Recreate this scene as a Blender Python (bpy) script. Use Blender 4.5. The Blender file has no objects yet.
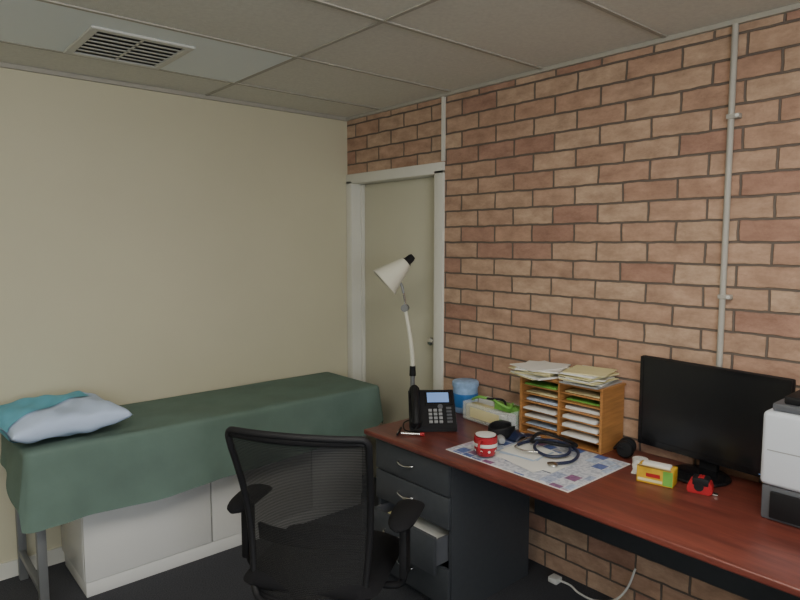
import bpy, bmesh, math, random
from mathutils import Vector, Matrix, Euler
random.seed(4)
SC=bpy.context.scene; COL=SC.collection
H=2.455; BW=2.53; FW=3.45

# ---------------------------------------------------------------- materials
def nodes(name):
    m=bpy.data.materials.new(name); m.use_nodes=True
    nt=m.node_tree; return m,nt,nt.nodes["Principled BSDF"]
def mat(name,col,rough=.6,metal=0.,var=0.,vs=8.,bump=0.,bs=80.,spec=.5,stretch=None,emit=0.,alpha=1.,trans=0.):
    m,nt,b=nodes(name); L=nt.links.new
    b.inputs['Base Color'].default_value=(*col,1); b.inputs['Roughness'].default_value=rough
    b.inputs['Metallic'].default_value=metal; b.inputs['Specular IOR Level'].default_value=spec
    if emit: b.inputs['Emission Color'].default_value=(*col,1); b.inputs['Emission Strength'].default_value=emit
    if trans: b.inputs['Transmission Weight'].default_value=trans
    b.inputs['Alpha'].default_value=alpha
    tc=nt.nodes.new('ShaderNodeTexCoord')
    src=tc.outputs['Object']
    if stretch:
        mp=nt.nodes.new('ShaderNodeMapping'); mp.inputs['Scale'].default_value=stretch; L(src,mp.inputs[0]); src=mp.outputs[0]
    if var:
        n=nt.nodes.new('ShaderNodeTexNoise'); n.inputs['Scale'].default_value=vs; n.inputs['Detail'].default_value=4; L(src,n.inputs['Vector'])
        r=nt.nodes.new('ShaderNodeValToRGB')
        r.color_ramp.elements[0].position=.3; r.color_ramp.elements[1].position=.7
        r.color_ramp.elements[0].color=(*[max(0,c*(1-var)) for c in col],1)
        r.color_ramp.elements[1].color=(*[min(1,c*(1+var)) for c in col],1)
        L(n.outputs['Fac'],r.inputs[0]); L(r.outputs[0],b.inputs['Base Color'])
    if bump:
        n=nt.nodes.new('ShaderNodeTexNoise'); n.inputs['Scale'].default_value=bs; n.inputs['Detail'].default_value=3; L(src,n.inputs['Vector'])
        bp=nt.nodes.new('ShaderNodeBump'); bp.inputs['Strength'].default_value=bump; bp.inputs['Distance'].default_value=.01
        L(n.outputs['Fac'],bp.inputs['Height']); L(bp.outputs[0],b.inputs['Normal'])
    return m

M={}
M['wall']=mat('cream_paint',(.60,.565,.42),.75,var=.03,vs=1.5,bump=.03,bs=120)
M['ceil']=mat('ceiling_tile',(.68,.67,.61),.9,var=.05,vs=60,bump=.15,bs=220)
M['tbar']=mat('ceiling_grid',(.40,.38,.33),.6)
M['vtile']=mat('vent_panel',(.78,.84,.86),.5)
M['ventw']=mat('vent_metal',(.60,.60,.56),.45)
M['dark']=mat('dark_backing',(.02,.02,.02),.9)
M['trim']=mat('trim_paint',(.72,.71,.65),.45)
M['door']=mat('door_paint',(.60,.58,.46),.5,var=.02,vs=2)
M['carpet']=mat('carpet',(.050,.052,.062),.95,var=.5,vs=180,bump=.5,bs=300)
M['cab']=mat('white_laminate',(.74,.74,.73),.4)
M['sheet']=mat('green_sheet',(.122,.188,.160),.85,var=.10,vs=6,bump=.12,bs=25)
M['pilw']=mat('pillow_paleblue',(.52,.63,.84),.85,var=.05,vs=5,bump=.4,bs=12)
M['pilb']=mat('pillow_turquoise',(.15,.47,.63),.85,var=.08,vs=5,bump=.4,bs=12)
M['black']=mat('black_plastic',(.010,.010,.012),.6,spec=.3)
M['blackg']=mat('black_gloss',(.010,.010,.012),.18)
M['fabric']=mat('black_fabric',(.010,.010,.012),.95,bump=.3,bs=300,spec=.2)
M['char']=mat('charcoal_laminate',(.052,.057,.066),.5,var=.06,vs=40)
M['chrome']=mat('chrome',(.7,.7,.7),.25,metal=1)
M['steel']=mat('painted_steel',(.25,.26,.27),.45,metal=.5)
M['cream']=mat('cream_enamel',(.74,.73,.62),.3)
M['cond']=mat('conduit_grey',(.42,.40,.36),.5)
M['paper']=mat('paper',(.75,.75,.72),.8,var=.03,vs=10)
M['papery']=mat('paper_yellow',(.70,.64,.36),.8)
M['paperb']=mat('paper_blue',(.42,.52,.66),.8)
M['pine']=mat('sorter_wood',(.40,.185,.06),.45,var=.22,vs=6,stretch=(1,1,12))
M['red']=mat('red_ceramic',(.38,.02,.03),.25)
M['redp']=mat('red_plastic',(.40,.018,.025),.35)
M['white']=mat('white_plastic',(.72,.72,.70),.4)
M['printer']=mat('printer_plastic',(.62,.66,.73),.4)
M['yellow']=mat('yellow_card',(.66,.40,.03),.5,var=.15,vs=20)
M['green']=mat('green_plastic',(.16,.40,.07),.4)
M['blue']=mat('blue_plastic',(.03,.16,.45),.4)
M['tubw']=mat('tub_label',(.30,.46,.72),.45,var=.2,vs=30)
M['clear']=mat('clear_plastic',(.8,.85,.85),.15,alpha=.28)
M['navy']=mat('navy_rubber',(.015,.022,.06),.35)
M['lcd']=mat('lcd_display',(.20,.33,.65),.3,emit=.35)
M['scr']=mat('screen_glass',(.012,.013,.015),.22)
M['diff']=mat('lamp_diffuser',(1.,.955,.85),.5,emit=12.5)
M['grey']=mat('grey_plastic',(.10,.105,.12),.5)
M['lgrey']=mat('light_grey_plastic',(.3,.31,.32),.5)

# brick
def brick():
    m,nt,b=nodes('brickwork'); L=nt.links.new; N=nt.nodes.new
    tc=N('ShaderNodeTexCoord'); sx=N('ShaderNodeSeparateXYZ'); L(tc.outputs['Object'],sx.inputs[0])
    cx=N('ShaderNodeCombineXYZ'); L(sx.outputs['Y'],cx.inputs['X']); L(sx.outputs['Z'],cx.inputs['Y'])
    wn=N('ShaderNodeTexNoise'); wn.inputs['Scale'].default_value=14; L(cx.outputs[0],wn.inputs['Vector'])
    ws=N('ShaderNodeVectorMath'); ws.operation='SCALE'; ws.inputs['Scale'].default_value=.010; L(wn.outputs['Color'],ws.inputs[0])
    wa=N('ShaderNodeVectorMath'); wa.operation='ADD'; L(cx.outputs[0],wa.inputs[0]); L(ws.outputs[0],wa.inputs[1])
    bt=N('ShaderNodeTexBrick'); bt.offset=.5; bt.inputs['Scale'].default_value=1
    bt.inputs['Brick Width'].default_value=.24; bt.inputs['Row Height'].default_value=.086
    bt.inputs['Mortar Size'].default_value=.0056; bt.inputs['Mortar Smooth'].default_value=.35
    bt.inputs['Color1'].default_value=(0,0,0,1); bt.inputs['Color2'].default_value=(1,1,1,1); bt.inputs['Mortar'].default_value=(.5,.5,.5,1)
    L(wa.outputs[0],bt.inputs['Vector'])
    r=N('ShaderNodeValToRGB'); cr=r.color_ramp
    cr.elements[0].color=(.39,.225,.165,1); cr.elements[1].color=(.53,.375,.27,1)
    for p,c in ((.13,(.40,.235,.175,1)),(.28,(.46,.29,.205,1)),(.5,(.485,.32,.23,1)),(.75,(.505,.345,.245,1))):
        e=cr.elements.new(p); e.color=c
    L(bt.outputs['Color'],r.inputs[0])
    n=N('ShaderNodeTexNoise'); n.inputs['Scale'].default_value=9; n.inputs['Detail'].default_value=7; n.inputs['Roughness'].default_value=.7
    mp=N('ShaderNodeMapping'); mp.inputs['Scale'].default_value=(1,1,2.2); L(tc.outputs['Object'],mp.inputs[0]); L(mp.outputs[0],n.inputs['Vector'])
    nr=N('ShaderNodeValToRGB'); nr.color_ramp.elements[0].position=.3; nr.color_ramp.elements[1].position=.72
    nr.color_ramp.elements[0].color=(.68,.63,.61,1); nr.color_ramp.elements[1].color=(1.2,1.2,1.18,1)
    L(n.outputs['Fac'],nr.inputs[0])
    mx=N('ShaderNodeMix'); mx.data_type='RGBA'; mx.blend_type='MULTIPLY'; mx.inputs['Factor'].default_value=1
    L(r.outputs[0],mx.inputs['A']); L(nr.outputs[0],mx.inputs['B'])
    m2=N('ShaderNodeMix'); m2.data_type='RGBA'; m2.inputs['B'].default_value=(.15,.118,.098,1)
    L(bt.outputs['Fac'],m2.inputs['Factor']); L(mx.outputs['Result'],m2.inputs['A'])
    L(m2.outputs['Result'],b.inputs['Base Color']); b.inputs['Roughness'].default_value=.85
    iv=N('ShaderNodeMath'); iv.operation='SUBTRACT'; iv.inputs[0].default_value=1; L(bt.outputs['Fac'],iv.inputs[1])
    n2=N('ShaderNodeTexNoise'); n2.inputs['Scale'].default_value=90; n2.inputs['Detail'].default_value=4; L(tc.outputs['Object'],n2.inputs['Vector'])
    ad=N('ShaderNodeMath'); ad.operation='MULTIPLY_ADD'; ad.inputs[1].default_value=.25; L(n2.outputs['Fac'],ad.inputs[0]); L(iv.outputs[0],ad.inputs[2])
    bp=N('ShaderNodeBump'); bp.inputs['Strength'].default_value=.95; bp.inputs['Distance'].default_value=.010
    L(ad.outputs[0],bp.inputs['Height']); L(bp.outputs[0],b.inputs['Normal'])
    return m
M['brick']=brick()
def deskwood():
    m,nt,b=nodes('mahogany_laminate'); L=nt.links.new; N=nt.nodes.new
    tc=N('ShaderNodeTexCoord'); mp=N('ShaderNodeMapping'); mp.inputs['Scale'].default_value=(14,1.3,14); L(tc.outputs['Object'],mp.inputs[0])
    n=N('ShaderNodeTexNoise'); n.inputs['Scale'].default_value=2.2; n.inputs['Detail'].default_value=7; n.inputs['Roughness'].default_value=.6; n.inputs['Distortion'].default_value=.6
    L(mp.outputs[0],n.inputs['Vector'])
    r=N('ShaderNodeValToRGB'); r.color_ramp.elements[0].position=.32; r.color_ramp.elements[1].position=.7
    r.color_ramp.elements[0].color=(.095,.024,.019,1); r.color_ramp.elements[1].color=(.21,.054,.038,1)
    L(n.outputs['Fac'],r.inputs[0]); L(r.outputs[0],b.inputs['Base Color']); b.inputs['Roughness'].default_value=.32
    return m
M['wood']=deskwood()
def meshfab():
    m,nt,b=nodes('chair_mesh'); L=nt.links.new; N=nt.nodes.new
    b.inputs['Base Color'].default_value=(.008,.008,.009,1); b.inputs['Roughness'].default_value=.8
    tc=N('ShaderNodeTexCoord')
    w=N('ShaderNodeTexWave'); w.wave_type='BANDS'; w.bands_direction='Z'; w.inputs['Scale'].default_value=55; w.inputs['Distortion'].default_value=0
    L(tc.outputs['Object'],w.inputs['Vector'])
    mr=N('ShaderNodeMapRange'); mr.inputs['To Min'].default_value=.72; mr.inputs['To Max'].default_value=.95; L(w.outputs['Fac'],mr.inputs['Value'])
    t=N('ShaderNodeBsdfTransparent'); mx=N('ShaderNodeMixShader')
    L(mr.outputs[0],mx.inputs[0]); L(t.outputs[0],mx.inputs[1]); L(b.outputs[0],mx.inputs[2])
    L(mx.outputs[0],nt.nodes['Material Output'].inputs['Surface'])
    return m
M['mesh']=meshfab()
def padmat():
    m,nt,b=nodes('desk_pad_print'); L=nt.links.new; N=nt.nodes.new
    tc=N('ShaderNodeTexCoord')
    bt=N('ShaderNodeTexBrick'); bt.offset=.3; bt.inputs['Scale'].default_value=1; bt.inputs['Brick Width'].default_value=.062; bt.inputs['Row Height'].default_value=.055
    bt.inputs['Mortar Size'].default_value=.003; bt.inputs['Color1'].default_value=(0,0,0,1); bt.inputs['Color2'].default_value=(1,1,1,1); bt.inputs['Mortar'].default_value=(.99,.99,.99,1)
    L(tc.outputs['Object'],bt.inputs['Vector'])
    r=N('ShaderNodeValToRGB'); cr=r.color_ramp; cr.interpolation='CONSTANT'
    cr.elements[0].color=(.10,.16,.42,1); cr.elements[1].position=.62; cr.elements[1].color=(.66,.68,.74,1)
    for p,c in ((.16,(.40,.46,.62,1)),(.28,(.28,.12,.26,1)),(.40,(.50,.60,.76,1)),(.5,(.10,.12,.18,1)),(.56,(.6,.5,.62,1))):
        e=cr.elements.new(p); e.color=c
    L(bt.outputs['Color'],r.inputs[0])
    n=N('ShaderNodeTexNoise'); n.inputs['Scale'].default_value=70; L(tc.outputs['Object'],n.inputs['Vector'])
    nr=N('ShaderNodeValToRGB'); nr.color_ramp.elements[0].position=.42; nr.color_ramp.elements[1].position=.55; nr.color_ramp.elements[0].color=(.45,.5,.6,1)
    L(n.outputs['Fac'],nr.inputs[0])
    mx=N('ShaderNodeMix'); mx.data_type='RGBA'; mx.blend_type='MULTIPLY'; mx.inputs['Factor'].default_value=.6; L(r.outputs[0],mx.inputs['A']); L(nr.outputs[0],mx.inputs['B'])
    L(mx.outputs['Result'],b.inputs['Base Color']); b.inputs['Roughness'].default_value=.45
    return m
M['pad']=padmat()

# ---------------------------------------------------------------- mesh helpers
def root(name,loc=(0,0,0),rz=0.,sc=1.):
    e=bpy.data.objects.new(name,None); e.empty_display_size=.1; COL.objects.link(e)
    e.location=loc; e.rotation_euler=(0,0,rz); e.scale=(sc,sc,sc); return e
def mk(r,name,bm,m,smooth=True,ang=35):
    bmesh.ops.recalc_face_normals(bm,faces=bm.faces)
    if smooth:
        for f in bm.faces: f.smooth=True
        for e in bm.edges:
            if len(e.link_faces)==2 and e.calc_face_angle(0)>math.radians(ang): e.smooth=False
    me=bpy.data.meshes.new(name); bm.to_mesh(me); bm.free()
    for mm in (m if isinstance(m,list) else [m]): me.materials.append(mm)
    o=bpy.data.objects.new(name,me); COL.objects.link(o)
    if r: o.parent=r
    return o
def box(r,name,a,b,m,bev=.002,rot=None,seg=2):
    bm=bmesh.new(); bmesh.ops.create_cube(bm,size=1)
    s=[abs(b[i]-a[i]) for i in range(3)]; c=Vector([(a[i]+b[i])/2 for i in range(3)])
    bmesh.ops.scale(bm,vec=s,verts=bm.verts)
    if bev:
        bmesh.ops.bevel(bm,geom=bm.edges[:],offset=min(bev,min(s)*.45),segments=seg,affect='EDGES',profile=.5)
    if rot: bmesh.ops.rotate(bm,matrix=Euler(rot).to_matrix(),verts=bm.verts)
    bmesh.ops.translate(bm,vec=c,verts=bm.verts)
    return mk(r,name,bm,m)
def cyl(r,name,a,b,r1,r2,m,n=24,bev=0):
    a=Vector(a);b=Vector(b);d=b-a
    bm=bmesh.new(); bmesh.ops.create_cone(bm,cap_ends=True,segments=n,radius1=r1,radius2=r2,depth=d.length)
    if bev:
        es=[e for e in bm.edges if any(len(f.verts)>4 for f in e.link_faces)]
        bmesh.ops.bevel(bm,geom=es,offset=bev,segments=2,affect='EDGES')
    q=Vector((0,0,1)).rotation_difference(d.normalized())
    bmesh.ops.rotate(bm,matrix=q.to_matrix(),verts=bm.verts); bmesh.ops.translate(bm,vec=(a+b)/2,verts=bm.verts)
    return mk(r,name,bm,m)
def lathe(r,name,prof,m,org=(0,0,0),axis=(0,0,1),n=36):
    bm=bmesh.new(); rings=[]
    for (ra,z) in prof:
        if ra<1e-5: rings.append([bm.verts.new((0,0,z))])
        else: rings.append([bm.verts.new((ra*math.cos(2*math.pi*i/n),ra*math.sin(2*math.pi*i/n),z)) for i in range(n)])
    for A,B in zip(rings,rings[1:]):
        for i in range(n):
            j=(i+1)%n
            if len(A)==1 and len(B)==1: continue
            if len(A)==1: bm.faces.new((A[0],B[i],B[j]))
            elif len(B)==1: bm.faces.new((A[i],A[j],B[0]))
            else: bm.faces.new((A[i],A[j],B[j],B[i]))
    q=Vector((0,0,1)).rotation_difference(Vector(axis).normalized())
    bmesh.ops.rotate(bm,matrix=q.to_matrix(),verts=bm.verts); bmesh.ops.translate(bm,vec=org,verts=bm.verts)
    return mk(r,name,bm,m,ang=40)
def catmull(P,k=8,cyc=False):
    P=[Vector(p) for p in P]; out=[]; n=len(P)
    rng=range(n) if cyc else range(n-1)
    for i in rng:
        g=(lambda j:P[j%n]) if cyc else (lambda j:P[max(0,min(n-1,j))])
        p0,p1,p2,p3=g(i-1),g(i),g(i+1),g(i+2)
        for s in range(k):
            t=s/k
            out.append(.5*((2*p1)+(p2-p0)*t+(2*p0-5*p1+4*p2-p3)*t*t+(3*p1-p0-3*p2+p3)*t**3))
    if not cyc: out.append(P[-1])
    return out
def tube(r,name,pts,rad,m,cyc=False,k=8,n=10,raw=False,flat=1.):
    P=[Vector(p) for p in pts] if raw else catmull(pts,k,cyc)
    bm=bmesh.new(); rings=[]; N=len(P); up=None
    for i,p in enumerate(P):
        if cyc: t=(P[(i+1)%N]-P[i-1]).normalized()
        else: t=(P[min(N-1,i+1)]-P[max(0,i-1)]).normalized()
        if up is None:
            up=Vector((0,0,1)) if abs(t.z)<.9 else Vector((1,0,0))
        x=t.cross(up).normalized(); up=x.cross(t).normalized()
        rr=rad(i/(N-1)) if callable(rad) else rad
        rings.append([bm.verts.new(p+x*rr*math.cos(2*math.pi*j/n)+up*rr*flat*math.sin(2*math.pi*j/n)) for j in range(n)])
    for i in range(N if cyc else N-1):
        A=rings[i];B=rings[(i+1)%N]
        for j in range(n):
            bm.faces.new((A[j],A[(j+1)%n],B[(j+1)%n],B[j]))
    if not cyc: bm.faces.new(rings[0]); bm.faces.new(rings[-1][::-1])
    return mk(r,name,bm,m,ang=60)
def grid(r,name,fn,nu,nv,m,thick=0):
    bm=bmesh.new(); V=[[bm.verts.new(fn(i/nu,j/nv)) for j in range(nv+1)] for i in range(nu+1)]
    for i in range(nu):
        for j in range(nv): bm.faces.new((V[i][j],V[i+1][j],V[i+1][j+1],V[i][j+1]))
    o=mk(r,name,bm,m,ang=70)
    if thick:
        md=o.modifiers.new('solid','SOLIDIFY'); md.thickness=thick; md.offset=0
    return o
def boxes(r,name,L,m,bev=0.):
    bm=bmesh.new()
    for a,b in L:
        g=bmesh.ops.create_cube(bm,size=1)['verts']
        bmesh.ops.scale(bm,vec=[abs(b[i]-a[i]) for i in range(3)],verts=g)
        bmesh.ops.translate(bm,vec=[(a[i]+b[i])/2 for i in range(3)],verts=g)
    if bev: bmesh.ops.bevel(bm,geom=bm.edges[:],offset=bev,segments=1,affect='EDGES')
    return mk(r,name,bm,m)
def prism(r,name,prof,x0,x1,m,bev=.003):
    bm=bmesh.new(); A=[bm.verts.new((x0,y,z)) for y,z in prof]; B=[bm.verts.new((x1,y,z)) for y,z in prof]
    n=len(prof); bm.faces.new(A); bm.faces.new(B[::-1])
    for i in range(n): bm.faces.new((A[i],B[i],B[(i+1)%n],A[(i+1)%n]))
    if bev: bmesh.ops.bevel(bm,geom=bm.edges[:],offset=bev,segments=2,affect='EDGES')
    return mk(r,name,bm,m)

# ---------------------------------------------------------------- room shell
XL=-1.9; YB=-1.8
boxes(None,'floor',[((XL-.1,YB-.1,-.1),(BW+.4,FW+.1,0))],M['carpet'])
boxes(None,'ceiling',[((XL-.1,YB-.1,H),(BW+.4,FW+.1,H+.1))],M['ceil'])
boxes(None,'wall_far',[((XL-.1,FW,0),(BW+.4,FW+.1,H))],M['wall'])
boxes(None,'wall_left',[((XL-.1,YB,0),(XL,FW,H))],M['wall'])
WX0,WX1,WZ0,WZ1=-1.5,.6,.95,2.15
boxes(None,'wall_back',[((XL-.1,YB-.1,0),(WX0,YB,H)),((WX1,YB-.1,0),(BW+.4,YB,H)),((WX0,YB-.1,0),(WX1,YB,WZ0)),((WX0,YB-.1,WZ1),(WX1,YB,H))],M['wall'])
wn=root('added_window_1',(0,YB,0))  # unseen window, added as an opening for soft cool fill
boxes(wn,'added_window_frame',[((WX0,-.09,WZ0),(WX0+.04,.01,WZ1)),((WX1-.04,-.09,WZ0),(WX1,.01,WZ1)),((WX0,-.09,WZ0),(WX1,.01,WZ0+.04)),((WX0,-.09,WZ1-.04),(WX1,.01,WZ1)),((-.47,-.08,WZ0),(-.43,0,WZ1))],M['trim'])
DO=(2.58,3.405,2.035)
boxes(None,'wall_brick',[((BW,YB,0),(BW+.25,DO[0],H)),((BW,DO[0],DO[2]),(BW+.25,FW,H)),((BW,DO[1],0),(BW+.25,FW,DO[2]))],M['brick'])
d=root('door_1',(BW,0,0))
box(d,'leaf',(.085,DO[0]+.02,.008),(.12,DO[1]-.02,DO[2]-.02),M['door'],.002)
boxes(d,'backing',[((.2,DO[0],0),(.24,DO[1],DO[2]))],M['dark'])
box(d,'jamb_near',(-.014,DO[0]-.055,0),(.17,DO[0]+.018,DO[2]),M['trim'],.003)
box(d,'jamb_far',(-.014,DO[1]-.018,0),(.17,DO[1]+.043,DO[2]),M['trim'],.003)
box(d,'jamb_head',(-.014,DO[0]-.055,DO[2]-.018),(.17,DO[1]+.043,DO[2]+.045),M['trim'],.003)
box(d,'stop_far',(.06,DO[1]-.035,0),(.085,DO[1]-.018,DO[2]-.02),M['trim'],.001)
cyl(d,'handle_rose',(.085,2.665,1.04),(.072,2.665,1.04),.028,.028,M['chrome'])
cyl(d,'handle_neck',(.075,2.665,1.04),(.04,2.665,1.04),.009,.009,M['chrome'])
lathe(d,'handle_knob',[(0,0),(.018,.002),(.027,.014),(.026,.026),(.016,.034),(0,.036)],M['chrome'],(.046,2.665,1.04),(-1,0,0))
boxes(None,'trim_1',[((XL,FW-.02,H-.022),(BW,FW,H-.001))],M['tbar'])
boxes(None,'trim_2',[((BW-.02,YB,H-.02),(BW,FW-.02,H-.001))],M['tbar'])
boxes(None,'trim_3',[((BW-.014,2.522,DO[2]+.05),(BW,2.542,H-.02))],M['trim'])
boxes(None,'baseboard_far',[((XL,FW-.012,0),(BW-.013,FW,.08))],M['trim'])
boxes(None,'baseboard_left',[((XL,YB,0),(XL+.012,FW-.02,.08))],M['trim'])
bars=[]
for x in (-.86,.34,1.54): bars.append(((x-.009,YB,H-.005),(x+.009,FW-.02,H-.0005)))
y=3.075
while y>YB: bars.append(((XL,y-.009,H-.006),(BW-.02,y+.009,H-.0005))); y-=.605
boxes(None,'trim_ceiling_grid',bars,M['tbar'])
v=root('air_vent',(0.93,2.775,H))
boxes(v,'panel',[((-.578,-.293,-.004),(.598,.288,-.0006))],M['vtile'])
bx,by=.205,.215; oy=.06
X0,X1,Y0,Y1=-bx,bx,oy-by,oy+by
boxes(v,'recess_shade',[((X0+.01,Y0+.01,-.0065),(X1-.01,Y1-.01,-.0045))],M['dark'])  # flat dark plate, its colour stands in for shade between the blades
boxes(v,'outer_frame',[((X0,Y0,-.014),(X1,Y0+.035,-.004)),((X0,Y1-.035,-.014),(X1,Y1,-.004)),((X0,Y0+.035,-.014),(X0+.035,Y1-.035,-.004)),((X1-.035,Y0+.035,-.014),(X1,Y1-.035,-.004))],M['ventw'],.003)
boxes(v,'blades',[((X0+.036,Y0+.072+k*.052,-.0125),(X1-.036,Y0+.086+k*.052,-.010)) for k in range(6)]+[((-.005,Y0+.036,-.0125),(.005,Y1-.036,-.010))],M['ventw'])
for i,(x0,y0) in enumerate(((.35,.055),(-.85,.66))):
    t=root('ceiling_light',(x0,y0,H))
    boxes(t,'housing',[((0,.0,-.03),(1.18,.58,-.007))],M['white'])
    box(t,'diffuser',(.02,.02,-.11),(1.16,.56,-.031),M['diff'],.02)
c=root('conduit_pipe',(BW,0.995,0))
cyl(c,'pipe',(-.014,0,.80),(-.014,0,H-.02),.0115,.0115,M['cond'])
for z in (1.42,2.10):
    box(c,'saddle',(-.028,-.034,z-.009),(-.0,.014,z+.009),M['cond'],.003)
    cyl(c,'screw',(-.028,-.026,z),(-.033,-.026,z),.007,.006,M['white'],12)

# ---------------------------------------------------------------- exam bed
b=root('examination_bed',(0,0,0))
box(b,'cabinet_body',(.70,3.02,.07),(2.30,3.43,.70),M['cab'],.002)
box(b,'plinth',(.705,3.005,0),(2.29,3.40,.068),M['cab'],.002)
for i,(x0,x1) in enumerate(((.702,1.308),(1.315,1.925),(1.93,2.295))): box(b,'cabinet_door',(x0,3.0,.072),(x1,3.019,.69),M['cab'],.002)
box(b,'bed_base',(.50,2.90,.66),(2.31,3.42,.70),M['steel'],.003)
box(b,'mattress',(.49,2.895,.70),(2.32,3.425,.755),M['fabric'],.02)
for (x,y) in ((.52,2.93),(.52,3.39)): box(b,'leg',(x-.018,y-.018,0),(x+.018,y+.018,.66),M['steel'],.003)
box(b,'rail',(.505,2.94,.12),(.53,3.38,.15),M['steel'],.003)
def sheet():
    x0,x1,y0,y1,r=.465,2.345,2.868,3.437,.035
    path=[]
    def arc(cx,cy,a0):
        for k in range(9):
            a=a0+math.pi/2*k/8; path.append((cx+r*math.cos(a),cy+r*math.sin(a),math.cos(a),math.sin(a)))
    def line(a,bb,n,nx,ny):
        for k in range(1,n): t=k/n; path.append((a[0]+(bb[0]-a[0])*t,a[1]+(bb[1]-a[1])*t,nx,ny))
    arc(x0+r,y0+r,math.pi); line((x0+r,y0),(x1-r,y0),150,0,-1)
    arc(x1-r,y0+r,-math.pi/2); line((x1,y0+r),(x1,y1-r),44,1,0)
    arc(x1-r,y1-r,0); line((x1-r,y1),(x0+r,y1),60,0,1)
    arc(x0+r,y1-r,math.pi/2); line((x0,y1-r),(x0,y0+r),44,-1,0)
    bm=bmesh.new(); rows=[]
    s=0;S=[]
    for i,p in enumerate(path):
        if i: s+=math.hypot(p[0]-path[i-1][0],p[1]-path[i-1][1])
        S.append(s)
    def hem(p):
        u=(p[0]-x0)/(x1-x0)
        front=.445+.02*u+.05*max(0,(u-.35))/.65+.006*math.sin(u*19)+(.05*max(0,u-.93)/.07)
        if p[3]>.5: return .715
        side=.52+.12*(p[1]-y0)/(y1-y0)
        return front if p[3]<-.5 else side
    NT=16
    for k in range(NT+1):
        t=k/NT; row=[]
        for p,s in zip(path,S):
            back=max(0.,min(1.,(y1-.02-p[1])/.12))
            rip=.5*(1+math.sin(s*11+1.2*math.sin(s*4)))*.027+.5*(1+math.sin(s*37+2*math.sin(s*6)))*.006
            off=rip*t**1.2*back + .012*t*back
            z=.752-(.752-hem(p))*t
            row.append(bm.verts.new((p[0]+p[2]*off,p[1]+p[3]*off,z)))
        rows.append(row)
    def topz(X,Yy,z):
        e=max(0,min(1,(min(X-x0,x1-X,Yy-y0,y1-Yy)-.01)/.05))
        return z-.002+e*(.0028*math.sin(X*11+Yy*7+math.sin(X*4))+.002*math.sin(Yy*21+X*6)+.0012*math.sin(X*31-Yy*17))
    ins=[(.0035,.762),(.010,.768),(.022,.7715),(.034,.773)]
    tops=[]
    for a,z in ins:
        tops.append([bm.verts.new((p[0]-p[2]*a,p[1]-p[3]*a,topz(p[0]-p[2]*a,p[1]-p[3]*a,z))) for p in path])
    al=tops[::-1]+rows; n=len(path)
    for A,B in zip(al,al[1:]):
        for i in range(n):
            j=(i+1)%n; bm.faces.new((A[i],A[j],B[j],B[i]))
    bmesh.ops.remove_doubles(bm,verts=bm.verts,dist=.0003)
    mk(b,'green_sheet_sides',bm,M['sheet'],ang=120)
    grid(b,'green_sheet_top',lambda u,v:(x0+.031+(x1-x0-.062)*u,y0+.031+(y1-y0-.062)*v,topz(x0+.031+(x1-x0-.062)*u,y0+.031+(y1-y0-.062)*v,.7731)),110,34,M['sheet'])
sheet()
p=root('pillow',(.645,3.13,.781),math.radians(6))
def pillow(name,m,L,W,T,u0,u1,v0,v1,off=0.,dz=0.,sk=0.):
    bm=bmesh.new(); n=40
    def pt(u,v,sgn):
        k=(1-abs(u)**3.2)*(1-abs(v)**3.2); k=max(0,k)**.42
        x=u*L/2*(1-.06*(1-v*v)*abs(u)**6); y=v*W/2*(1-.08*(1-u*u)*abs(v)**6)
        z=T*.5+sgn*(T*.5*k+off)+(.007*math.sin(u*6+v*4)+.004*math.sin(u*13-v*9))*k
        return (x*(1+off*4),y*(1+off*4),max(z,0)+dz)
    for sgn in (1,-1):
        V=[]
        for i in range(n+1):
            u=u0+(u1-u0)*i/n; vv=v0+sk*(i/n)**1.3
            V.append([bm.verts.new(pt(u,vv+(v1-vv)*j/n,sgn)) for j in range(n+1)])
        for i in range(n):
            for j in range(n): bm.faces.new((V[i][j],V[i+1][j],V[i+1][j+1],V[i][j+1]))
    bmesh.ops.remove_doubles(bm,verts=bm.verts,dist=.0005)
    return mk(p,name,bm,m,ang=100)
pillow('pillow_body',M['pilw'],.49,.50,.125,-1,1,-1,1)
pillow('turquoise_cover',M['pilb'],.49,.50,.125,-1,.68,-.62,1,.004,0,.85)

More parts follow.
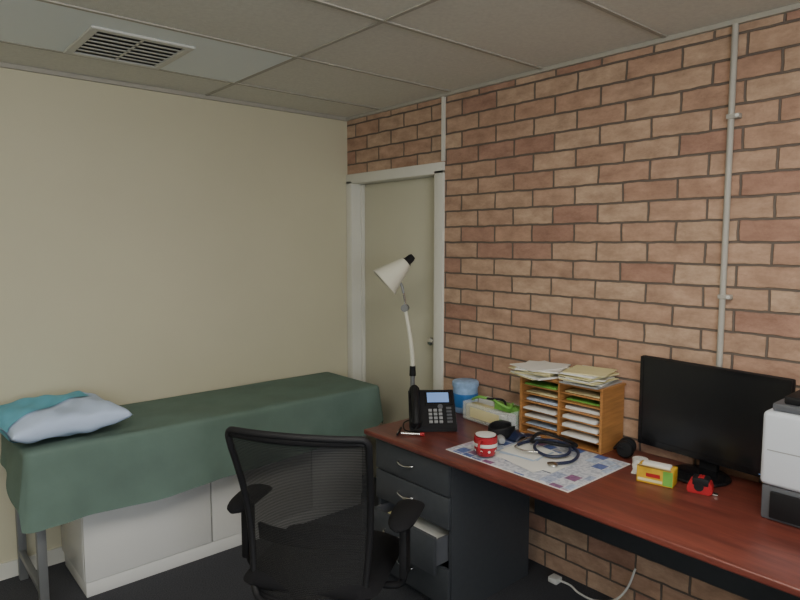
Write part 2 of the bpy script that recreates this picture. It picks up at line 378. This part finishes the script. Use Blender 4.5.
# ---------------------------------------------------------------- desk
dk=root('office_desk',(0,0,0))
DX0,DX1,DY0,DY1=1.80,2.515,.12,2.34
box(dk,'desk_top',(DX0,DY0,.705),(DX1,DY1,.73),M['wood'],.006,seg=3)
box(dk,'modesty_panel',(2.44,DY0+.06,.30),(2.458,1.80,.705),M['char'],.001)
box(dk,'end_panel',(1.86,DY0+.03,.0),(2.46,DY0+.055,.705),M['char'],.001)
PX0,PX1,PY0,PY1=1.86,2.40,1.80,2.30
boxes(dk,'pedestal_carcass',[((PX0,PY0,0),(PX1,PY0+.018,.704)),((PX0,PY1-.018,0),(PX1,PY1,.704)),((PX1-.012,PY0+.018,.02),(PX1,PY1-.018,.70)),((PX0,PY0+.018,.03),(PX1-.012,PY1-.018,.045)),((PX0,PY0+.018,.688),(PX1-.012,PY1-.018,.704))],M['char'])
def drawer(z0,z1,out,name):
    x=PX0-.018-out
    box(dk,name+'_front',(x,PY0+.004,z0),(x+.017,PY1-.004,z1),M['char'],.002)
    boxes(dk,name+'_tray',[((x+.017,PY0+.03,z0+.02),(x+.45,PY0+.04,z1-.03)),((x+.017,PY1-.04,z0+.02),(x+.45,PY1-.03,z1-.03)),((x+.017,PY0+.04,z0+.02),(x+.45,PY1-.04,z0+.028)),((x+.44,PY0+.04,z0+.028),(x+.45,PY1-.04,z1-.03))],M['grey'])
    yc=(PY0+PY1)/2+.02; zc=z0+(z1-z0)*.58
    tube(dk,name+'_handle',[(x,yc-.05,zc),(x-.018,yc-.045,zc-.004),(x-.026,yc,zc-.010),(x-.018,yc+.045,zc-.004),(x,yc+.05,zc)],.0045,M['chrome'])
drawer(.545,.685,0,'drawer_1'); drawer(.398,.538,0,'drawer_2'); drawer(.225,.391,.085,'drawer_3'); drawer(.05,.218,0,'drawer_4')
box(dk,'stored_papers',(1.79,1.85,.255),(2.0,2.1,.33),M['paper'],.004)
box(dk,'stored_folder',(1.785,2.11,.255),(2.0,2.2,.35),M['papery'],.004)

DT=.7305
mo=root('computer_monitor',(2.44,1.0,DT),math.radians(-90-5))
W,Hh=.585,.355
box(mo,'housing',(-W/2,.0,.05),(W/2,.028,.05+Hh+.02),M['black'],.006)
box(mo,'back_bulge',(-.16,.02,.14),(.16,.05,.36),M['black'],.012)
box(mo,'screen',(-W/2+.016,-.0015,.077),(W/2-.016,.0005,.05+Hh+.004),M['scr'],.0)
boxes(mo,'bezel',[((-W/2+.002,-.004,.052),(W/2-.002,0,.077)),((-W/2+.002,-.004,.05+Hh+.004),(W/2-.002,0,.05+Hh+.018)),((-W/2+.002,-.004,.077),(-W/2+.016,0,.05+Hh+.004)),((W/2-.016,-.004,.077),(W/2-.002,0,.05+Hh+.004))],M['blackg'])
box(mo,'neck',(-.035,.02,.012),(.035,.045,.2),M['black'],.004)
lathe(mo,'stand_base',[(0,0),(.108,0),(.112,.004),(.105,.011),(.05,.015),(0,.015)],M['blackg'],(0,-.04,0))
box(mo,'button_led',(.2,-.0052,.062),(.21,-.004,.065),M['lcd'],0)
pr=root('laser_printer',(2.18,.722,DT),0)
box(pr,'lower_body',(.008,-.41,0),(.215,-.006,.115),M['grey'],.008)
box(pr,'main_body',(0,-.42,.115),(.215,0,.358),M['printer'],.016,seg=4)
box(pr,'top_lid',(.02,-.40,.358),(.21,-.02,.384),M['grey'],.008)
box(pr,'scanner_top',(.03,-.36,.384),(.20,-.05,.41),M['black'],.006)
box(pr,'tray_front',(-.004,-.38,.012),(.008,-.035,.10),M['black'],.004)
box(pr,'tray_grip',(-.008,-.25,.045),(-.003,-.15,.07),M['grey'],.003)
boxes(pr,'seam',[((-.0012,-.40,.232),(.002,-.02,.235))],M['lgrey'])
box(pr,'control_panel',(-.003,-.40,.27),(.003,-.2,.32),M['grey'],.003)
# paper sorter
so=root('paper_sorter',(2.335,1.385,DT))
SW,SD,SH=.435,.175,.275
L=[((0,0,0),(SD,.012,SH)),((0,SW-.012,0),(SD,SW,SH)),((0,SW/2-.005,0),(SD,SW/2+.005,SH)),((SD-.006,.01,0),(SD,SW-.01,SH))]
nsh=7
for k in range(nsh+1):
    z=k*(SH-.008)/nsh
    L+=[((.004,.01,z),(SD-.006,SW/2-.005,z+.006)),((.004,SW/2+.005,z),(SD-.006,SW-.01,z+.006))]
L.append(((-.008,-.006,SH),(SD+.002,SW+.006,SH+.01)))
boxes(so,'wooden_frame',L,M['pine'])
pc=[M['paper'],M['lgrey'],M['papery'],M['paperb'],M['paper'],M['green'],M['lgrey'],M['paper']]
for col in (0,1):
    for k in range(nsh):
        z=k*(SH-.008)/nsh+.0065
        y0=.014+col*(SW/2-.005)
        h=random.uniform(.004,.016)
        if random.random()<.15: continue
        box(so,'paper_stack',(random.uniform(-.01,.03),y0+random.uniform(0,.02),z),(SD-.02,y0+SW/2-.035,z+h),random.choice(pc),.001)
def stack(r,cx,cy,z,w,l,n,ms,jit=.02,th=.004,rr=.25):
    for k in range(n):
        a=random.uniform(-rr,rr); t=th*random.uniform(.5,1.4)
        box(r,'paper',(cx-w/2+random.uniform(-jit,jit),cy-l/2+random.uniform(-jit,jit),z),(cx+w/2+random.uniform(-jit,jit),cy+l/2,z+t),random.choice(ms),0,rot=(0,0,a)); z+=t+.0004
    return z
stack(so,.04,.345,SH+.0105,.20,.19,8,[M['paper'],M['papery'],M['papery'],M['paper']],.02,.006,.35)
stack(so,.065,.11,SH+.0105,.19,.17,10,[M['paper'],M['papery'],M['lgrey'],M['paper']],.018,.006,.35)
# phone
ph=root('desk_phone',(2.08,2.155,DT),math.radians(-38),1.12)
prism(ph,'body',[(-.085,.0),(-.085,.022),(.055,.150),(.070,.142),(-.02,.02),(-.02,0)],-.10,.10,M['black'])
prism(ph,'stand',[(-.01,0),(.02,.08),(.04,.09),(.085,.006),(.085,0)],-.06,.06,M['black'])
sl=math.atan2(.128,.14)
def onface(name,x0,x1,t0,t1,h,m,bev=.001):
    L0=(t0+t1)/2; cy=-.085+math.cos(sl)*L0-math.sin(sl)*h/2; cz=.022+math.sin(sl)*L0+math.cos(sl)*h/2
    return box(ph,name,((x0),cy-(t1-t0)/2,cz-h/2),(x1,cy+(t1-t0)/2,cz+h/2),m,bev,rot=(sl,0,0))
onface('display_bezel',-.03,.092,.108,.178,.005,M['blackg'])
onface('display',-.02,.075,.120,.170,.0065,M['lcd'],0)
for i in range(3):
    for j in range(4): onface('key',-.018+i*.022,-.003+i*.022,.018+j*.019,.030+j*.019,.006,M['lgrey'])
for j in range(5): onface('side_key',.06,.082,.018+j*.017,.028+j*.017,.006,M['grey'])
lathe(ph,'nav_key',[(.0,0),(.011,0),(.011,.005),(0,.006)],M['grey'],(.035,-.085+math.cos(sl)*.1,.022+math.sin(sl)*.1),(0,-math.sin(sl),math.cos(sl)))
def sp(x,t,h): return (x,-.085+math.cos(sl)*t-math.sin(sl)*h,.022+math.sin(sl)*t+math.cos(sl)*h)
tube(ph,'handset_grip',[sp(-.075,.005,.022),sp(-.075,.05,.040),sp(-.075,.10,.044),sp(-.075,.15,.038),sp(-.075,.185,.022)],.017,M['black'],n=14)
for t in (.018,.172): cyl(ph,'handset_cup',sp(-.075,t,.001),sp(-.075,t,.03),.026,.022,M['black'])
tube(ph,'cord',[sp(-.068,.0,.02),(-.09,-.10,.01),(-.12,-.07,.006),(-.125,0,.006),(-.11,.06,.006),(-.06,.09,.01)],.003,M['black'])
t=root('wipes_tub',(2.41,2.24,DT))
lathe(t,'tub_body',[(0,0),(.060,0),(.064,.005),(.066,.135),(0,.135)],M['tubw'])
lathe(t,'tub_band',[(.0645,.03),(.0675,.032),(.0678,.100),(.066,.102)],M['blue'])
lathe(t,'tub_lid',[(0,.1355),(.069,.1355),(.071,.140),(.071,.160),(.064,.166),(.03,.167),(0,.167)],M['tubw'])
s=root('plastic_supply_box',(2.37,1.99,DT+.002),math.radians(-4))
boxes(s,'clear_tray',[((-.085,-.155,0),(.085,.155,.003)),((-.085,-.155,.003),(-.082,.155,.09)),((.082,-.155,.003),(.085,.155,.09)),((-.082,-.155,.003),(.082,-.152,.09)),((-.082,.152,.003),(.082,.155,.09))],M['clear'])
box(s,'glove_box',(-.075,.01,.004),(.0,.145,.075),M['papery'],.002)
box(s,'syringe_box',(-.075,-.14,.004),(-.01,-.0,.07),M['white'],.002)
box(s,'green_pack',(.005,-.12,.014),(.065,.02,.095),M['green'],.004,rot=(.1,.1,.2))
box(s,'white_pack',(.01,.03,.008),(.075,.14,.095),M['white'],.002,rot=(0,.08,0))
box(s,'green_label',(-.0765,-.12,.02),(-.0752,-.03,.05),M['green'],0)
tube(s,'green_strap',[(-.05,.12,.10),(-.06,.06,.125),(-.02,.0,.115),(-.06,-.05,.125),(-.03,-.11,.10),(.03,-.08,.105)],.007,M['green'])
tube(s,'dark_strap',[(-.02,.10,.11),(-.04,.03,.12),(.0,-.04,.12),(-.04,-.10,.105)],.006,M['black'])
box(s,'card_on_side',(-.087,-.10,.02),(-.0855,.10,.07),M['papery'],0)
pd=root('desk_pad_calendar',(2.105,1.555,DT))
box(pd,'pad_sheet',(-.215,-.305,0),(.215,.305,.004),M['pad'],.0)
box(pd,'pad_edge',(-.22,-.31,-.0),(.22,.31,.002),M['paper'],.0)
pp=root('loose_papers',(2.09,1.555,DT+.0045))
stack(pp,-.01,-.02,0,.22,.27,3,[M['paper']],.018,.0012,.2)
stack(pp,.02,.04,.006,.15,.18,3,[M['paper'],M['paperb']],.018,.0012,.3)
mg=root('coffee_mug',(1.945,1.69,DT+.012),math.radians(200),1.1)
lathe(mg,'mug_body',[(0,0),(.033,0),(.037,.004),(.043,.025),(.045,.05),(.044,.074),(.0425,.075),(.041,.072),(.042,.05),(.040,.028),(.032,.008),(0,.007)],M['red'])
lathe(mg,'white_band',[(.0438,.036),(.0450,.038),(.0456,.048),(.0452,.050)],M['white'])
for k in range(9):
    a=k*2*math.pi/9
    lathe(mg,'white_dot',[(0,.0),(.005,.0),(.004,.0008),(0,.001)],M['white'],(.0432*math.cos(a),.0432*math.sin(a),.022),(math.cos(a),math.sin(a),-.15),12)
tube(mg,'mug_handle',[(.042,0,.062),(.060,0,.064),(.070,0,.047),(.065,0,.026),(.041,0,.018)],.0055,M['red'])
lathe(mg,'lid',[(0,.076),(.038,.076),(.039,.079),(.01,.082),(0,.082)],M['white'])
st=root('stethoscope',(2.18,1.53,DT+.012))
tube(st,'tube_loop',[(-.06,.13,.01),(.02,.12,.012),(.08,.05,.02),(.06,-.05,.022),(-.02,-.09,.014),(-.08,-.04,.01),(-.06,.04,.02),(.02,.06,.03),(.09,0,.02),(.05,-.10,.012),(-.05,-.14,.008),(-.12,-.11,.006)],.0065,M['navy'])
tube(st,'binaural_left',[(-.06,.13,.01),(-.10,.11,.014),(-.115,.05,.016),(-.09,.0,.018)],.004,M['chrome'])
tube(st,'binaural_right',[(-.06,.13,.01),(-.02,.145,.014),(.05,.145,.016),(.09,.12,.018)],.004,M['chrome'])
lathe(st,'chest_piece',[(0,0),(.02,0),(.023,.004),(.022,.009),(.01,.012),(0,.012)],M['chrome'],(-.135,-.105,.0))
tube(st,'second_loop',[(.0,.10,.02),(.07,.11,.04),(.11,.04,.03),(.10,-.06,.02),(.03,-.04,.03),(.0,.03,.035)],.0075,M['black'],cyc=True)
cu=root('blood_pressure_cuff',(2.195,1.79,DT+.006))
grid(cu,'cuff_wrap',lambda u,v:(.075*math.cos(u*5.2)*(1-.15*v),.050*math.sin(u*5.2)*(1+.1*v)+.02,.004+.05*v+.006*math.sin(u*9)),30,6,M['black'],.008)
grid(cu,'cuff_tail',lambda u,v:(-.02+.14*u,-.02-.06*v-.02*u,.004+.018*math.sin(u*6+v)*math.sin(math.pi*u)+.02*math.sin(math.pi*u)),24,6,M['navy'],.006)
lathe(cu,'bulb',[(0,-.03),(.014,-.024),(.02,-.005),(.018,.015),(.008,.03),(0,.032)],M['lgrey'],(-.085,-.045,.021),(.6,.8,0))
hs=root('headphones',(2.405,1.31,DT),math.radians(20))
for sx in (-1,1):
    lathe(hs,'ear_cup',[(0,-.014),(.03,-.014),(.036,-.006),(.036,.006),(.03,.014),(0,.014)],M['black'],(sx*.028,0,.036),(1,.15*sx,0))
tube(hs,'headband',[(-.045,0,.045),(-.05,.025,.05),(-.02,.045,.03),(.02,.045,.03),(.05,.025,.05),(.045,0,.045)],.006,M['black'],flat=.6)
cr=root('tape_roll',(2.345,1.215,DT))
lathe(cr,'roll',[(.012,0),(.03,0),(.03,.028),(.012,.028),(.012,0)],M['white'])
pn=root('note_papers',(2.30,1.17,DT),math.radians(25))
stack(pn,0,0,0,.10,.09,2,[M['paper']],.006,.002)
yb=root('yellow_tea_box',(2.225,1.085,DT),math.radians(12))
box(yb,'carton',(-.035,-.065,0),(.035,.065,.062),M['yellow'],.002)
box(yb,'green_end',(-.0362,-.064,.004),(-.0352,-.03,.058),M['green'],0)
box(yb,'red_logo',(-.0364,-.02,.026),(-.0353,.03,.040),M['redp'],0)
box(yb,'pale_stripe',(-.0364,-.028,.008),(-.0353,.06,.018),M['papery'],0)
grid(yb,'open_flap',lambda u,v:(-.035-.02*v,-.06+.12*u,.062+.012*v),2,2,M['papery'],.001)
box(yb,'paper_inside',(-.02,-.05,.06),(.02,.05,.072),M['paper'],.004)
tm=root('tape_measure',(2.245,.935,DT),math.radians(15),1.15)
prism(tm,'case',[(-.035,0),(-.04,.02),(-.03,.045),(-.005,.055),(.025,.045),(.035,.02),(.035,0)],-.02,.02,M['redp'],.004)
box(tm,'black_grip',(-.0215,-.028,.028),(.0215,.02,.052),M['black'],.004)
lathe(tm,'badge',[(0,0),(.014,0),(.014,.002),(0,.002)],M['black'],(-.02,0,.025),(-1,0,0))
box(tm,'hook',(-.008,-.052,.001),(.008,-.036,.006),M['chrome'],.001)
pe=root('pen',(1.90,2.19,DT+.006),math.radians(40))
cyl(pe,'barrel',(-.06,0,0),(.045,0,0),.0055,.0055,M['black'],12); cyl(pe,'tip',(.045,0,0),(.06,0,0),.005,.001,M['chrome'],12)
box(pe,'clip',(-.058,-.002,.005),(-.02,.002,.008),M['chrome'],.0005)
cl=root('pen_torch',(1.91,2.10,DT+.0095),math.radians(-50))
cyl(cl,'barrel',(-.06,0,0),(.03,0,0),.008,.008,M['chrome'],14); cyl(cl,'head',(.03,0,0),(.05,0,0),.008,.009,M['redp'],14)

# ---------------------------------------------------------------- examination floor lamp
lp=root('examination_floor_lamp',(2.265,2.50,0))
lathe(lp,'base',[(0,0),(.13,0),(.135,.01),(.12,.025),(.03,.04),(0,.04)],M['cream'])
cyl(lp,'lower_pole',(0,0,.04),(0,0,.93),.013,.013,M['steel'])
cyl(lp,'collar',(0,0,.90),(0,0,.955),.018,.016,M['black'])
tube(lp,'arm',[(0,0,.95),(-.006,.002,1.05),(-.022,.01,1.17),(-.038,.02,1.27)],lambda t:.014-.004*t,M['cream'])
cyl(lp,'joint',(-.052,.01,1.275),(-.024,.03,1.275),.02,.02,M['steel'])
tube(lp,'arm_upper',[(-.038,.02,1.275),(-.040,.02,1.31),(-.050,.02,1.36)],.007,M['chrome'])
ap=Vector((-.005,.04,1.525)); ax=Vector((-.165,.10,-.17)).normalized()
lathe(lp,'shade',[(.018,0),(.030,.004),(.042,.03),(.058,.08),(.073,.125),(.086,.165),(.088,.172),(.085,.171),(.071,.125),(.056,.08),(.040,.03),(.018,.006)],M['cream'],ap,ax)
lathe(lp,'shade_cap',[(0,-.045),(.016,-.043),(.022,-.03),(.024,-.004),(.032,.006),(0,.008)],M['black'],ap,ax)
lathe(lp,'bulb',[(.012,.02),(.015,.05),(.028,.09),(.03,.11),(.018,.13),(0,.135)],M['white'],ap,ax)
tube(lp,'bracket',[(-.050,.02,1.355),(-.05,.03,1.39),(-.055,.05,1.42)],.008,M['steel'])

# ---------------------------------------------------------------- cable
ca=root('power_cable',(0,0,0))
tube(ca,'cable',[(2.50,1.30,.20),(2.49,1.33,.10),(2.47,1.38,.03),(2.44,1.46,.006),(2.44,1.54,.006),(2.46,1.60,.010),(2.45,1.66,.014)],.005,M['white'])
box(ca,'plug',(2.42,1.65,.0),(2.47,1.70,.028),M['white'],.006)

# ---------------------------------------------------------------- office chair
ch=root('office_chair',(1.225,1.81,0),math.radians(-55))
for k in range(5):
    a=2*math.pi*k/5+.3; c_,s_=math.cos(a),math.sin(a)
    tube(ch,'base_leg',[(0,0,.12),(c_*.15,s_*.15,.11),(c_*.30,s_*.30,.078)],lambda t:.03-.012*t,M['black'],flat=.7)
    for q in (-.016,.016):
        o=Vector((c_*.30-s_*q,s_*.30+c_*q,.028)); n_=Vector((-s_,c_,0))
        cyl(ch,'caster',o-n_*.01,o+n_*.01,.028,.028,M['black'],20,.003)
    cyl(ch,'caster_stem',(c_*.30,s_*.30,.03),(c_*.30,s_*.30,.085),.008,.008,M['steel'],12)
cyl(ch,'gas_column',(0,0,.11),(0,0,.42),.028,.022,M['black'])
box(ch,'mechanism',(-.09,-.14,.40),(.09,.12,.445),M['black'],.01)
bm=bmesh.new(); n=24
for sgn in (1,-1):
    V=[]
    for i in range(n+1):
        row=[]
        for j in range(n+1):
            u=-1+2*i/n; w=-1+2*j/n
            k=1/max(1e-6,(abs(u)**8+abs(w)**8)**(1/8)) if max(abs(u),abs(w))>0 else 1
            mmax=max(abs(u),abs(w)); sc=(k*mmax) if mmax>0 else 1
            x=u*sc*.245; yv=w*sc*.235+.01
            e=max(0,1-mmax**6)**.5
            z=.483+(.038*e+.01*(1-u*u))*sgn if sgn>0 else .483-.035*e
            if w>.6: z-=.03*((w-.6)/.4)**2
            row.append(bm.verts.new((x,yv,z)))
        V.append(row)
    for i in range(n):
        for j in range(n): bm.faces.new((V[i][j],V[i+1][j],V[i+1][j+1],V[i][j+1]))
bmesh.ops.remove_doubles(bm,verts=bm.verts,dist=.012)
mk(ch,'seat',bm,M['fabric'],ang=80)
def bk(u,v):
    w=.195+.045*v
    return Vector((u*w,-.235-.02*v-.055*v*v+.035*math.sin(math.pi*min(1,v*1.1))+.045*u*u,.44+.59*v))
N_=14
out=[]
cr_=.10
def corner(cu_,cv,a0):
    for k in range(6):
        a=a0+math.pi/2*k/5; out.append(bk(cu_+cr_*1.1*math.cos(a),cv+cr_*.5*math.sin(a)))
corner(1-cr_*1.1,1-cr_*.5,0)
for k in range(1,N_): out.append(bk((1-cr_*1.1)*(1-2*k/N_),1+.008*math.sin(math.pi*k/N_)))
corner(-1+cr_*1.1,1-cr_*.5,math.pi/2)
for k in range(1,N_): out.append(bk(-1,(1-cr_*.5)+(-(1-cr_*1.0))*k/N_))
corner(-1+cr_*1.1,cr_*.5,math.pi)
for k in range(1,N_): out.append(bk(-(1-cr_*1.1)*(1-2*k/N_),0))
corner(1-cr_*1.1,cr_*.5,1.5*math.pi)
for k in range(1,N_): out.append(bk(1,cr_*.5+(1-cr_*1.0)*k/N_))
tube(ch,'back_frame',out,.0115,M['black'],cyc=True,raw=True,n=12)
def mfn(a,c):
    v=.005+.99*c; e=1.
    dv=min(v,1-v)
    if dv<cr_*.5: e=1-cr_*1.1*(1-math.sqrt(max(0,1-((cr_*.5-dv)/(cr_*.5))**2)))
    return bk((2*a-1)*e,v)
grid(ch,'back_mesh',mfn,24,40,M['mesh'])
grid(ch,'top_rail',lambda a,c:bk((2*a-1)*(.90+.07*(1-c)),.965+.03*c)+Vector((0,-.002,0)),20,3,M['black'],.012)
grid(ch,'lumbar_pad',lambda a,c:bk((2*a-1)*.90,.30+.09*c)+Vector((0,.028,0)),20,4,M['fabric'],.010)
tube(ch,'spine',[(0,-.10,.415),(0,-.20,.415),(0,-.255,.43),(0,-.265,.47)],.022,M['black'],flat=.6,n=14)
for sx in (-1,1):
    tube(ch,'back_strut',[(0,-.262,.45),(sx*.09,-.258,.445),(sx*.16,-.23,.45),(sx*.19,-.20,.49)],.012,M['black'])
    X=sx*.292
    tube(ch,'arm_bracket',[(sx*.12,-.03,.435),(sx*.25,-.03,.437),(sx*.29,-.03,.46),(sx*.295,-.03,.52)],.017,M['black'],flat=.7)
    box(ch,'arm_stem',(X-.014+sx*.004,-.065,.48),(X+.014+sx*.004,.0,.672),M['black'],.008)
    bm=bmesh.new(); ri=[]
    for k in range(15):
        t=k/14; yy=-.145+.265*t; ww=.040+.010*math.sin(math.pi*t*.9)+.004*t; ed=math.sqrt(max(0.,1-abs(2*t-1)**5))
        zz=.690+.008*math.sin(math.pi*t)-.012*(t>.8)*(t-.8)*5
        ri.append([bm.verts.new((X+sx*.005+ww*max(.25,ed)*math.cos(2*math.pi*j/16),yy,zz+.017*max(.3,ed)*math.sin(2*math.pi*j/16))) for j in range(16)])
    for A,B in zip(ri,ri[1:]):
        for j in range(16): bm.faces.new((A[j],A[(j+1)%16],B[(j+1)%16],B[j]))
    bm.faces.new(ri[0]); bm.faces.new(ri[-1][::-1])
    mk(ch,'arm_pad',bm,M['fabric'],ang=60)

# ---------------------------------------------------------------- added fill light, world & camera
la=bpy.data.lights.new('fill_light','AREA'); la.shape='RECTANGLE'; la.size=2.0; la.size_y=1.1; la.energy=58; la.color=(.88,.94,1.)  # area light added behind the unseen window to brighten far wall and ceiling
lo=bpy.data.objects.new('added_window_fill',la); COL.objects.link(lo); lo.location=(-.45,YB-.12,1.55); lo.rotation_euler=(math.radians(90),0,0)
w=bpy.data.worlds.new('world'); SC.world=w; w.use_nodes=True
w.node_tree.nodes['Background'].inputs[0].default_value=(.6,.7,.9,1); w.node_tree.nodes['Background'].inputs[1].default_value=.6
cam=bpy.data.cameras.new('camera'); co=bpy.data.objects.new('camera',cam); COL.objects.link(co)
cam.sensor_width=36; cam.lens=36*624/800; cam.clip_start=.02
co.location=(0,0,1.63); co.rotation_euler=(math.radians(90-5.3),0,math.radians(-41))
SC.camera=co
